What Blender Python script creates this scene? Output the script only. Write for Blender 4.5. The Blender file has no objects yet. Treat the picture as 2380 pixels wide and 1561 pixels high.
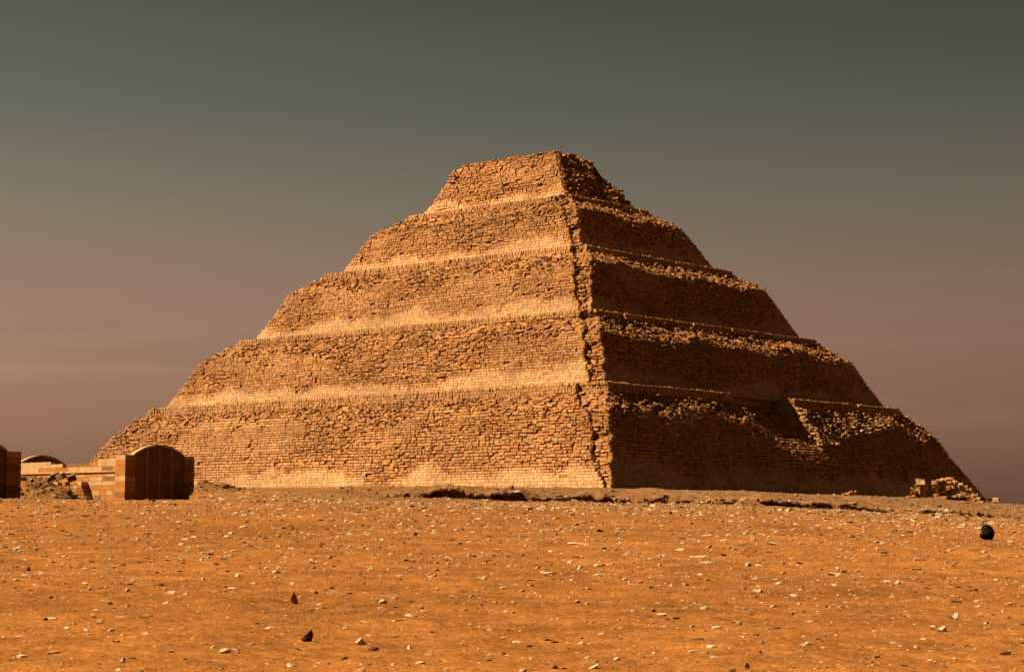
import bpy, math
import numpy as np
from mathutils import Matrix, Vector
rng = np.random.default_rng(7)
SC = bpy.context.scene
COL = SC.collection

# ------------------------------------------------------------------ camera
FPX, CX, CY = 4501.0, 1190.0, 780.0          # focal length and centre, for a frame 2380 wide
CAM = np.array([225.8, -278.2, -5.17])
YAW, PIT, ROLL = 2.2608, 0.0968, -0.0018
Fw = np.array([math.cos(YAW)*math.cos(PIT), math.sin(YAW)*math.cos(PIT), math.sin(PIT)])
Rt = np.array([math.sin(YAW), -math.cos(YAW), 0.0])
Up = np.cross(Rt, Fw)
R2 = Rt*math.cos(ROLL)+Up*math.sin(ROLL)
U2 = Up*math.cos(ROLL)-Rt*math.sin(ROLL)
Fh = np.array([math.cos(YAW), math.sin(YAW)])
Rh = np.array([math.sin(YAW), -math.cos(YAW)])
cam = bpy.data.cameras.new('camera')
cam.sensor_width = 36.0
cam.lens = 36.0*FPX/2380.0
cam.clip_start = 0.5
cam.clip_end = 30000
camo = bpy.data.objects.new('camera', cam)
COL.objects.link(camo)
M = Matrix(((R2[0], U2[0], -Fw[0], CAM[0]), (R2[1], U2[1], -Fw[1], CAM[1]), (R2[2], U2[2], -Fw[2], CAM[2]), (0, 0, 0, 1)))
camo.matrix_world = M
SC.camera = camo

# ------------------------------------------------------------------ light
SUN_EL, SUN_AZ = math.radians(46), math.radians(41)     # azimuth counted from south towards west
SD = np.array([-math.cos(SUN_EL)*math.sin(SUN_AZ), -math.cos(SUN_EL)*math.cos(SUN_AZ), math.sin(SUN_EL)])
sun = bpy.data.lights.new('sun', 'SUN')
sun.energy = 5.0
sun.angle = math.radians(0.5)
sun.color = (1.0, 0.75, 0.48)
suno = bpy.data.objects.new('sun', sun)
COL.objects.link(suno)
suno.rotation_euler = Vector(SD).to_track_quat('Z', 'Y').to_euler()

W = bpy.data.worlds.new('World')
SC.world = W
W.use_nodes = True
nt = W.node_tree
nt.nodes.clear()
def N(t, **k):
    n = nt.nodes.new(t)
    for a, b in k.items():
        setattr(n, a, b)
    return n
def L(a, b):
    nt.links.new(a, b)
sky = N('ShaderNodeTexSky', sky_type='NISHITA')
sky.sun_disc = False
sky.sun_elevation = SUN_EL
sky.sun_rotation = math.atan2(SD[0], SD[1]) % (2*math.pi)
sky.dust_density = 3.0
bw = N('ShaderNodeRGBToBW')
L(sky.outputs[0], bw.inputs[0])
pw = N('ShaderNodeMath', operation='POWER')
L(bw.outputs[0], pw.inputs[0])
pw.inputs[1].default_value = 0.6
tc = N('ShaderNodeTexCoord')
sx = N('ShaderNodeSeparateXYZ')
L(tc.outputs['Generated'], sx.inputs[0])
ramp = N('ShaderNodeValToRGB')
L(sx.outputs[2], ramp.inputs[0])
er = ramp.color_ramp
def stop(p, c):
    e = er.elements.new(p)
    e.color = (*c, 1)
def lin(c):
    return tuple(((v/255+0.055)/1.055)**2.4 if v > 10 else v/255/12.92 for v in c)
er.elements[0].position = 0.0
er.elements[0].color = (*lin((176, 128, 99)), 1)
er.elements[1].position = 1.0
er.elements[1].color = (*lin((46, 48, 43)), 1)
stop(0.06, lin((172, 130, 104)))
stop(0.11, lin((163, 132, 110)))
stop(0.16, lin((140, 126, 108)))
stop(0.21, lin((111, 112, 99)))
stop(0.28, lin((86, 94, 85)))
# thin high haze streaks
mp = N('ShaderNodeMapping')
L(tc.outputs['Generated'], mp.inputs[0])
mp.inputs['Scale'].default_value = (2.0, 2.0, 26.0)
nz = N('ShaderNodeTexNoise')
L(mp.outputs[0], nz.inputs[0])
nz.inputs['Scale'].default_value = 1.6
nz.inputs['Detail'].default_value = 6
nz.inputs['Distortion'].default_value = 0.6
mr = N('ShaderNodeMapRange')
L(nz.outputs[0], mr.inputs[0])
mr.inputs[1].default_value = 0.50
mr.inputs[2].default_value = 0.72
mr.inputs[3].default_value = 0.0
mr.inputs[4].default_value = 0.17
mk = N('ShaderNodeMapRange', interpolation_type='SMOOTHSTEP')
L(sx.outputs[2], mk.inputs[0])
mk.inputs[1].default_value = 0.15
mk.inputs[2].default_value = 0.08
wsp = N('ShaderNodeMath', operation='MULTIPLY_ADD')
L(mr.outputs[0], wsp.inputs[0])
L(mk.outputs[0], wsp.inputs[1])
wsp.inputs[2].default_value = 1.0
# the sky is brighter on the sun's side
dt = N('ShaderNodeVectorMath', operation='DOT_PRODUCT')
L(tc.outputs['Generated'], dt.inputs[0])
dt.inputs[1].default_value = (-math.sin(SUN_AZ), -math.cos(SUN_AZ), 0)
side = N('ShaderNodeMath', operation='MULTIPLY_ADD')
L(dt.outputs['Value'], side.inputs[0])
side.inputs[1].default_value = 0.75
side.inputs[2].default_value = 1.22
ms = N('ShaderNodeMath', operation='MULTIPLY')
L(pw.outputs[0], ms.inputs[0])
L(side.outputs[0], ms.inputs[1])
mul = N('ShaderNodeMath', operation='MULTIPLY')
L(ms.outputs[0], mul.inputs[0])
L(wsp.outputs[0], mul.inputs[1])
vm = N('ShaderNodeVectorMath', operation='SCALE')
L(ramp.outputs[0], vm.inputs[0])
L(mul.outputs[0], vm.inputs['Scale'])
bg = N('ShaderNodeBackground')
L(vm.outputs[0], bg.inputs[0])
bg.inputs[1].default_value = 0.101
wo = N('ShaderNodeOutputWorld')
L(bg.outputs[0], wo.inputs[0])

SC.view_settings.view_transform = 'Standard'
SC.view_settings.look = 'None'
SC.view_settings.gamma = 1.0
SC.view_settings.exposure = 1.78
SC.render.engine = 'CYCLES'
SC.cycles.diffuse_bounces = 1
SC.cycles.max_bounces = 3

# ------------------------------------------------------------------ helpers
def proj(P):
    d = np.asarray(P, float)-CAM
    z = d@Fw
    return CX+FPX*(d@R2)/z, CY-FPX*(d@U2)/z, z
def ray(px, py):
    r = Fw+R2*(px-CX)/FPX+U2*(CY-py)/FPX
    return r
def at_h(px, py, w):              # point at horizontal forward distance w along the line of sight
    r = ray(px, py)
    return CAM+r*(w/(r[:2]@Fh))

def hashn(ix, iy, iz, seed):
    h = (ix*374761393+iy*668265263+iz*2147483647+seed*1274126177) & 0xffffffff
    h = ((h ^ (h >> 13))*1274126177) & 0xffffffff
    h = ((h ^ (h >> 16))*2246822519) & 0xffffffff
    return ((h ^ (h >> 15)) & 0xffffff)/float(0xffffff)
def vnoise(x, y, z=0.0, seed=0):
    x = np.asarray(x, float); y = np.asarray(y, float)
    x, y, z = np.broadcast_arrays(x, y, np.asarray(z, float))
    xi = np.floor(x).astype(np.int64); yi = np.floor(y).astype(np.int64); zi = np.floor(z).astype(np.int64)
    fx = x-xi; fy = y-yi; fz = z-zi
    fx = fx*fx*(3-2*fx); fy = fy*fy*(3-2*fy); fz = fz*fz*(3-2*fz)
    r = 0
    for a in (0, 1):
        for b in (0, 1):
            for c in (0, 1):
                wgt = (fx if a else 1-fx)*(fy if b else 1-fy)*(fz if c else 1-fz)
                r = r+wgt*hashn(xi+a, yi+b, zi+c, seed)
    return r
def fbm(x, y, z=0.0, seed=0, o=4):
    r = 0; a = .5; s = 0; x = np.asarray(x, float); y = np.asarray(y, float); z = np.asarray(z, float)
    for k in range(o):
        r = r+a*vnoise(x, y, z, seed+k*17); s += a; a *= .5; x = x*2.03; y = y*2.03; z = z*2.03
    return r/s
def sstep(x, a, b):
    t = np.clip((np.asarray(x, float)-a)/(b-a), 0, 1)
    return t*t*(3-2*t)

def make_mesh(name, V, quads=None, tris=None, mat=None, col=None, smooth=False):
    me = bpy.data.meshes.new(name)
    V = np.asarray(V, np.float32)
    loops = []; starts = []; tot = 0
    if quads is not None and len(quads):
        q = np.asarray(quads, np.int32); loops.append(q.ravel()); starts.append(np.arange(len(q))*4); tot = len(q)*4
    if tris is not None and len(tris):
        q = np.asarray(tris, np.int32); loops.append(q.ravel()); starts.append(tot+np.arange(len(q))*3)
    loops = np.concatenate(loops); starts = np.concatenate(starts).astype(np.int32)
    me.vertices.add(len(V)); me.vertices.foreach_set('co', V.ravel())
    me.loops.add(len(loops)); me.loops.foreach_set('vertex_index', loops)
    me.polygons.add(len(starts)); me.polygons.foreach_set('loop_start', starts)
    me.polygons.foreach_set('use_smooth', np.full(len(starts), bool(smooth)))
    me.update(calc_edges=True)
    if col is not None:
        at = me.color_attributes.new('tone', 'FLOAT_COLOR', 'POINT')
        c = np.ones((len(V), 4), np.float32); c[:, :3] = col
        at.data.foreach_set('color', c.ravel())
    if mat:
        me.materials.append(mat)
    return me
def link(name, me, parent=None, label=None, cat=None, group=None, kind=None):
    o = bpy.data.objects.new(name, me)
    COL.objects.link(o)
    if parent is not None:
        o.parent = parent
    if label: o['label'] = label
    if cat: o['category'] = cat
    if group: o['group'] = group
    if kind: o['kind'] = kind
    return o

# ------------------------------------------------------------------ materials
def stone_mat(name, noise=3.0, amp=0.25, bump=0.25, bscale=6.0, base=None, rand=0.0, rough=0.95):
    m = bpy.data.materials.new(name)
    m.use_nodes = True
    t = m.node_tree; t.nodes.clear()
    def n(ty, **k):
        q = t.nodes.new(ty)
        for a, b in k.items(): setattr(q, a, b)
        return q
    out = n('ShaderNodeOutputMaterial'); d = n('ShaderNodeBsdfPrincipled')
    d.inputs['Roughness'].default_value = rough
    d.inputs['Specular IOR Level'].default_value = 0.1
    t.links.new(d.outputs[0], out.inputs[0])
    geo = n('ShaderNodeNewGeometry')
    nz1 = n('ShaderNodeTexNoise'); nz1.inputs['Scale'].default_value = noise; nz1.inputs['Detail'].default_value = 5
    t.links.new(geo.outputs['Position'], nz1.inputs['Vector'])
    mr1 = n('ShaderNodeMapRange'); mr1.inputs[1].default_value = .25; mr1.inputs[2].default_value = .75
    mr1.inputs[3].default_value = 1-amp; mr1.inputs[4].default_value = 1+amp
    t.links.new(nz1.outputs[0], mr1.inputs[0])
    sc = n('ShaderNodeVectorMath', operation='SCALE')
    if base is None:
        at = n('ShaderNodeAttribute', attribute_name='tone')
        t.links.new(at.outputs['Color'], sc.inputs[0])
    else:
        sc.inputs[0].default_value = base
    t.links.new(mr1.outputs[0], sc.inputs['Scale'])
    last = sc.outputs[0]
    if rand:
        oi = n('ShaderNodeObjectInfo')
        mr2 = n('ShaderNodeMapRange'); mr2.inputs[3].default_value = 1-rand; mr2.inputs[4].default_value = 1+rand
        t.links.new(oi.outputs['Random'], mr2.inputs[0])
        s2 = n('ShaderNodeVectorMath', operation='SCALE')
        t.links.new(last, s2.inputs[0]); t.links.new(mr2.outputs[0], s2.inputs['Scale'])
        last = s2.outputs[0]
    t.links.new(last, d.inputs['Base Color'])
    nz2 = n('ShaderNodeTexNoise'); nz2.inputs['Scale'].default_value = bscale; nz2.inputs['Detail'].default_value = 6
    t.links.new(geo.outputs['Position'], nz2.inputs['Vector'])
    b = n('ShaderNodeBump'); b.inputs['Strength'].default_value = bump; b.inputs['Distance'].default_value = 0.3
    t.links.new(nz2.outputs[0], b.inputs['Height']); t.links.new(b.outputs[0], d.inputs['Normal'])
    return m
M_STONE = stone_mat('weathered_limestone', 1.7, .16, .35, 4.0)
M_CORE = stone_mat('packed_core_masonry', .8, .3, 1.0, 2.2, base=(.150, .068, .022))
M_CHAPEL = stone_mat('dressed_limestone', 1.2, .22, .15, 5.0)
M_ROCK = stone_mat('desert_rock', 9.0, .2, .3, 14.0)

# ------------------------------------------------------------------ terrain
def zy(y, w):                    # height seen at picture row y when w metres ahead
    r = ray(CX, y)
    return CAM[2]+r[2]*w/(r[:2]@Fh)
WS = np.array([0, 12, 21, 40, 70, 100, 130, 160, 172, 182, 200, 215, 250, 277, 340, 500, 1000, 12000.])
XS = np.array([-2500, -300, 0, 430, 470, 520, 600, 900, 1400, 1700, 1900, 2100, 2380, 3500.])
def zrow(a):
    near = [-6.85, -6.85, -6.83]
    r = []
    for w, v in zip(WS[3:], a):
        r.append(v if v < 100 else zy(v, w))
    return near+r
LFT = [-6.3, -5.6, 1191, 1159, -3.9, -4.0, -4.0, -3.9, -3.7, -3.0, -2.6, -2.5, -4, -8, -10]
ZT = np.array([
    zrow(LFT), zrow(LFT), zrow(LFT), zrow(LFT),
    zrow([-6.3, -5.6, 1190, 1160, 1152, -3.0, 1140, -2.3, -2.2, -2.2, -1.8, -1.2, -4, -8, -10]),
    zrow([-6.3, -5.6, 1190, 1165, 1148, 1143, 1139, 1136, -1.8, -1.2, -.9, -.5, -4, -8, -10]),
    zrow([-6.3, -5.6, 1190, 1167, 1146, 1141, 1136, 1131, 1131, -.7, -.3, 0, -4, -8, -10]),
    zrow([-6.3, -5.6, 1193, 1176, 1163, 1157, 1150, 1136, 1131, 1130, 0, 0, -4, -8, -10]),
    zrow([-6.3, -5.6, 1195, 1180, 1171, 1169, 1165, 1148, 1139, 1136, 0, 0, -4, -8, -10]),
    zrow([-6.35, -5.65, 1202, 1187, 1178, 1175, 1171, 1156, 1144, 1140, -.5, 0, -4, -8, -10]),
    zrow([-6.4, -5.7, 1208, 1196, 1188, 1185, 1181, 1165, 1154, 1149, -1.2, -1, -4, -8, -10]),
    zrow([-6.4, -5.75, 1215, 1206, 1199, 1197, 1192, 1175, 1161, 1156, 1157, -1.8, -5, -8, -10]),
    zrow([-6.45, -5.85, 1222, 1217, 1213, 1212, 1208, 1194, 1184, 1176, 1178, -3.8, -6, -9, -10]),
    zrow([-6.5, -6.1, -5.6, -5.4, -5.3, -5.2, -5.1, -4.9, -4.7, -4.2, -4.5, -5, -7, -9, -10]),
])
def bilin(X, Wd):
    xi = np.clip(np.searchsorted(XS, X)-1, 0, len(XS)-2)
    wi = np.clip(np.searchsorted(WS, Wd)-1, 0, len(WS)-2)
    fx = np.clip((X-XS[xi])/(XS[xi+1]-XS[xi]), 0, 1)
    fx = fx*fx*(3-2*fx)*.5+fx*.5
    fw = np.clip((Wd-WS[wi])/(WS[wi+1]-WS[wi]), 0, 1)
    return (ZT[xi, wi]*(1-fx)*(1-fw)+ZT[xi+1, wi]*fx*(1-fw)+ZT[xi, wi+1]*(1-fx)*fw+ZT[xi+1, wi+1]*fx*fw)
def bank_edge(u):
    return 176.5+(fbm(u/8, 3.3, 0, 21, 2)-.5)*6+(fbm(u/2.4, 7.3, 0, 22, 2)-.5)*2.2
def bank_gd(u, X):
    g = .42+.58*sstep(fbm(u/3.5, 1.5, 0, 23, 3), .38, .58)
    return g*(1-.35*sstep(X, 1560, 1700))*(1-.5*sstep(X, 1960, 2060)*(1-sstep(X, 2200, 2300)))
def ground_uw(u, w):
    u = np.asarray(u, float); w = np.asarray(w, float)
    wc = np.maximum(w, 1.0)
    X = CX+FPX*u/wc*.994
    X = np.where(w < 3, CX, np.clip(X, -2500, 3500))
    z = bilin(X, np.maximum(w, 0))
    fade = sstep(w, 9000, 1500)
    z = z+(fbm(u/23, w/23, 0, 3, 3)-.5)*.45*sstep(w, 25, 60)*fade
    z = z+(fbm(u/5, w/5, 0, 5, 3)-.5)*.22*sstep(w, 14, 40)*fade
    z = z+(fbm(u/.9, w/.9, 0, 9, 4)-.5)*.11*sstep(w, 400, 120)
    # eroded trench and broken bank in front of the pyramid
    act = sstep(X, 860, 960)
    edge = bank_edge(u)
    gd = bank_gd(u, X)
    dist = w-edge
    z = z-act*gd*(sstep(dist, -2.2, -.3)*(1-sstep(dist, 0, .5)))*.50
    z = z+act*gd*sstep(dist, 0, .5)*(1-sstep(dist, 3, 26))*.72
    bank = act*sstep(w, 176, 181)*(1-sstep(w, 205, 235))
    z = z+bank*((fbm(u/3.0, w/3.0, 0, 31, 4)-.5)*.9+np.abs(fbm(u/.9, w/1.6, 0, 32, 3)-.5)*.5)
    # heap of rubble between the two left chapels, and a smaller one right of the chapel
    def heap(px, w0, h, ru, rw, rough, sd):
        u0 = (px-CX)/FPX*w0
        g = np.exp(-((u-u0)/ru)**2-((w-w0)/rw)**2)
        return h*g*(1+rough*(fbm(u/1.1, w/1.1, 0, sd, 4)-.5))
    z = z+heap(52, 172, 2.7, 4.4, 6.5, .7, 41)+heap(130, 168, 1.0, 2.6, 5, .7, 43)
    z = z+heap(478, 183, .8, 2.2, 4, .7, 47)
    return z
def uw(P):
    d = np.asarray(P)[..., :2]-CAM[:2]
    return d@Rh, d@Fh
def gz(x, y):
    u, w = uw(np.stack([np.asarray(x, float), np.asarray(y, float)], -1))
    return ground_uw(u, w)
def hit(px, py, wmin=14., wmax=330.):      # where a line of sight meets the ground
    r = ray(px, py); r = r/(r[:2]@Fh)
    ws = np.arange(wmin, wmax, .25)
    P = CAM+ws[:, None]*r
    u, w = uw(P)
    g = ground_uw(u, w)
    k = np.nonzero(g >= P[:, 2])[0]
    i = k[0] if len(k) else len(ws)-1
    p = P[i].copy(); p[2] = g[i]
    return p, ws[i]

def build_ground():
    r1 = [2.0, 4., 6., 8., 10.]
    r = 12.0
    while r < 165: r1.append(r); r *= 1.011
    r1 += list(np.arange(165, 172, .5)); r1 += list(np.arange(172, 190, .28)); r1 += list(np.arange(190, 228, .6)); r1 += list(np.arange(228, 420, 2.5))
    r = 430.
    while r < 11000: r1.append(r); r *= 1.12
    r1 = np.array(r1)
    az = np.concatenate([np.arange(-180, -24, 6.), np.arange(-22, -17, .5), np.arange(-17, 17.001, .078), np.arange(17.5, 22, .5), np.arange(24, 180, 6.)])
    az = np.radians(az)
    Rr, A = np.meshgrid(r1, az, indexing='ij')
    w = Rr*np.cos(A); u = Rr*np.sin(A)
    z = ground_uw(u, w)
    back = w < 14
    z = np.where(back, -6.85+(fbm(u/8, w/8, 0, 5, 3)-.5)*.2, z)
    x = CAM[0]+w*Fh[0]+u*Rh[0]; y = CAM[1]+w*Fh[1]+u*Rh[1]
    V = np.stack([x, y, z], -1).reshape(-1, 3)
    nr, na = len(r1), len(az)
    i, j = np.meshgrid(np.arange(nr-1), np.arange(na), indexing='ij')
    j2 = (j+1) % na
    q = np.stack([i*na+j, i*na+j2, (i+1)*na+j2, (i+1)*na+j], -1).reshape(-1, 4)[:, ::-1]
    V = np.vstack([V, [[CAM[0], CAM[1], -6.85]]])
    jj = np.arange(na)
    t = np.stack([np.full(na, len(V)-1), (jj+1) % na, jj], -1)[:, ::-1]
    # soil colour: orange sand on the slope, greyer grit on the bank and the plateau
    uu = np.append(u.ravel(), 0); ww = np.append(w.ravel(), 0)
    XX = CX+FPX*uu/np.maximum(ww, 1)
    k = sstep(ww+(fbm(uu/6, ww/6, 0, 77, 3)-.5)*8, 176, 181)*sstep(XX, 840, 960)
    k = np.maximum(k, sstep(ww+(fbm(uu/9, ww/9, 0, 78, 3)-.5)*60, 100, 175)*.55)
    n1 = fbm(uu/11, ww/11, 0, 51, 4)[:, None]; n2 = fbm(uu/1.3, ww/1.3, 0, 52, 4)[:, None]
    sand = np.array([.172, .071, .0185]); grit = np.array([.130, .069, .030])
    c = sand*(1-k[:, None])+grit*k[:, None]
    c = c*(1+(n1-.5)*.5)*(1+(n2-.5)*.5)
    m = bpy.data.materials.new('desert_sand'); m.use_nodes = True
    T = m.node_tree; T.nodes.clear()
    def n(ty, **kk):
        qn = T.nodes.new(ty)
        for a, b in kk.items(): setattr(qn, a, b)
        return qn
    out = n('ShaderNodeOutputMaterial'); d = n('ShaderNodeBsdfDiffuse'); T.links.new(d.outputs[0], out.inputs[0])
    at = n('ShaderNodeAttribute', attribute_name='tone')
    geo = n('ShaderNodeNewGeometry')
    col = at.outputs['Color']
    for scl, a, b, lo, hi in ((.5, .35, .65, .86, 1.10), (2.2, .3, .7, .80, 1.15), (14.0, .3, .70, .66, 1.28), (50.0, .35, .70, .70, 1.35)):
        z1 = n('ShaderNodeTexNoise'); z1.inputs['Scale'].default_value = scl; z1.inputs['Detail'].default_value = 4
        T.links.new(geo.outputs['Position'], z1.inputs['Vector'])
        mr_ = n('ShaderNodeMapRange'); mr_.inputs[1].default_value = a; mr_.inputs[2].default_value = b; mr_.inputs[3].default_value = lo; mr_.inputs[4].default_value = hi
        T.links.new(z1.outputs[0], mr_.inputs[0])
        s = n('ShaderNodeVectorMath', operation='SCALE'); T.links.new(col, s.inputs[0]); T.links.new(mr_.outputs[0], s.inputs['Scale'])
        col = s.outputs[0]
    T.links.new(col, d.inputs['Color'])
    hsum = None
    for scl, wgt in ((1.2, 1.0), (5.0, .35), (22.0, .09), (60, .035)):
        z1 = n('ShaderNodeTexNoise'); z1.inputs['Scale'].default_value = scl; z1.inputs['Detail'].default_value = 5
        T.links.new(geo.outputs['Position'], z1.inputs['Vector'])
        mm = n('ShaderNodeMath', operation='MULTIPLY'); mm.inputs[1].default_value = wgt; T.links.new(z1.outputs[0], mm.inputs[0])
        if hsum is None: hsum = mm.outputs[0]
        else:
            ad = n('ShaderNodeMath', operation='ADD'); T.links.new(hsum, ad.inputs[0]); T.links.new(mm.outputs[0], ad.inputs[1]); hsum = ad.outputs[0]
    b = n('ShaderNodeBump'); b.inputs['Strength'].default_value = .8; b.inputs['Distance'].default_value = .22
    T.links.new(hsum, b.inputs['Height']); T.links.new(b.outputs[0], d.inputs['Normal'])
    me = make_mesh('ground', V, q, t, m, c, smooth=True)
    link('ground', me, kind='structure')
    # hard crust along the top of the bank, undercut so that it overhangs the trench
    us = np.arange(-12.5, 48, .22)
    e = bank_edge(us); XX2 = CX+FPX*us/e; g = bank_gd(us, XX2)
    act = (XX2 > 930)
    lip = (fbm(us/1.0, 2.2, 0, 35, 4)-.36)*2.9*sstep(g, .25, .6)
    lip = np.where(act, np.clip(lip, -.4, 1.5), -.4)
    VV = []; 
    zt = ground_uw(us, e+.9)
    for dw, dz in ((lip*.55, -.34), (lip, -.20), (lip, -.05), (lip*0-.9, .03), (lip*0-3.2, None)):
        w_ = e-dw; z_ = ground_uw(us, w_)-.06 if dz is None else zt+dz+(fbm(us/.7, 1.0, 0, 36, 3)-.5)*.30
        VV.append(np.c_[CAM[0]+w_*Fh[0]+us*Rh[0], CAM[1]+w_*Fh[1]+us*Rh[1], z_])
    nU = len(us); VV = np.concatenate(VV)
    ok = [i for i in range(nU-1) if lip[i] > 0 and lip[i+1] > 0]
    qq = [(r*nU+i, r*nU+i+1, (r+1)*nU+i+1, (r+1)*nU+i) for i in ok for r in range(4)]
    cr = grit*(.85+.3*fbm(us/1.2, 0*us, 0, 37, 2))[:, None]
    link('bank_crust', make_mesh('bank_crust', VV, qq, None, m, np.tile(cr, (5, 1))), kind='structure')
build_ground()

# ------------------------------------------------------------------ pyramid
ZL = [0, 16.1, 28.7, 41.3, 52.4, 62.4]
EXT = [(62.2, 58.5), (50.1, 43.9), (39.2, 32.4), (28.2, 20.8), (17.5, 10.5), (11.2, 5.5)]
TB0 = .72
PC = [(.736, .786), (.56, .73), (.56, .73), (.56, .73)]
PT = .915
PROF = [((0, TB0, PT, PT+.005, 1.0), (0, c*TB0, e, e+.005, e+.02)) for c, e in PC]+[((0, .5, .85, 1.0), (0, .5, .8, 1.0))]
def rec(k, t):
    return np.interp(t, PROF[k][0], PROF[k][1])
def slope(k, t):
    return (rec(k, min(t+.02, 1))-rec(k, max(t-.02, 0)))/(min(t+.02, 1)-max(t-.02, 0))
def exts(k, t):
    (a0, b0), (a1, b1) = EXT[k], EXT[k+1]
    f = rec(k, t)
    return a0+(a1-a0)*f, b0+(b1-b0)*f
def find_y(px, x, z):
    ys = np.linspace(-60, 60, 1201)
    P = np.stack([np.full_like(ys, x), ys, np.full_like(ys, z)], -1)
    return float(ys[np.argmin(np.abs(proj(P)[0]-px))])
BAY0, BAY1 = find_y(1735, 52, 14), find_y(1838, 52, 14)
def bay(y, t):
    lo = BAY0+(1-t)*6
    return 3.8*sstep(y, lo-8.0, lo+3.0)*(1-sstep(y, BAY1-.5, BAY1+.1))*sstep(t, .34, .80)
def debris_t(side, k, s):         # where wall turns to rubble, varies along the ledge
    n = fbm(s/9.0, k*3.1, side*5.0, 61, 3)-.5
    d = .73+n*.36
    if side == 1 and k == 0:
        d = d-.20*sstep(s, BAY1-1, BAY1+1)*(1-sstep(s, BAY1+5, BAY1+20))
    return np.clip(d, .50, .83)
def offset(side, k, s, t):        # positive = out
    n = (fbm(s/13.0, t*1.3+k*4, side*7.0, 71, 3)-.5)
    n2 = (fbm(s/3.2, t*4+k*4, side*7.0, 72, 3)-.5)
    amp = .25+.9*sstep(t, .15, .6)
    o = n*amp*1.1+n2*amp*.28*(1+sstep(t, .6, .8))
    if k < 4:                     # the break between wall and debris slope wanders
        tb = debris_t(side, k, s)
        tt = np.minimum(t, PT)
        pc, pe = PC[k]
        r1 = np.where(tt < tb, pc*tt, pc*tb+(pe-pc*tb)*(tt-tb)/(PT-tb))
        o = o-(r1-rec(k, tt))*(EXT[k][0]-EXT[k+1][0])
    if side == 1 and k == 0:
        o = o-bay(s, t)
    if k == 4:
        o = o+n2*1.0*(1-sstep(t, .85, 1.0)*(1 if side == 0 else 0))
        if side == 1:
            o = o-1.8*sstep(s, -2, 7)*sstep(t, .3, 1.0)+n2*1.5
    return o
def roughness(side, k, s, t):
    n = fbm(s/15.0+3, t*1.6+k*3, side*9.0, 81, 4)
    hb = -.03+.34*fbm(s/5.0+9, k*2.2, side*3.0, 83, 3)
    r = (n-.5)*1.5+.18+.32*sstep(t, hb, hb+.10)+(.12 if side else 0)
    r = np.maximum(r, .36*sstep(t, hb+.02, hb+.14))
    r = r*sstep(t, hb-.08, hb+.06)
    r = np.minimum(r, .74)+.26*sstep(fbm(s/3.5, t*3.0+k*5, side*4.0, 85, 3), .60, .70)*sstep(t, .3, .5)
    if k == 4: r = r+.35*(1 if side else .25)
    return np.clip(r, .03, 1.0)
def notch(k, t, z):
    if k == 4: return 0.3, 0.3
    n = 2.7+(vnoise(z/1.6, k, 0, 91)-.5)*.9+(vnoise(z/.5, k, 0, 92)-.5)*.5
    m = .75+(vnoise(z/1.1, k, 0, 93)-.5)*1.3
    if k == 0:
        n = n*(.35+.65*sstep(t, .0, .25)); m = m*(.5+.5*sstep(t, 0, .25)); n += 2.0*sstep(t, .6, .9)
    if k == 3: n = n*(.5+.7*t)
    return max(n, .3), max(m, .3)

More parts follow.
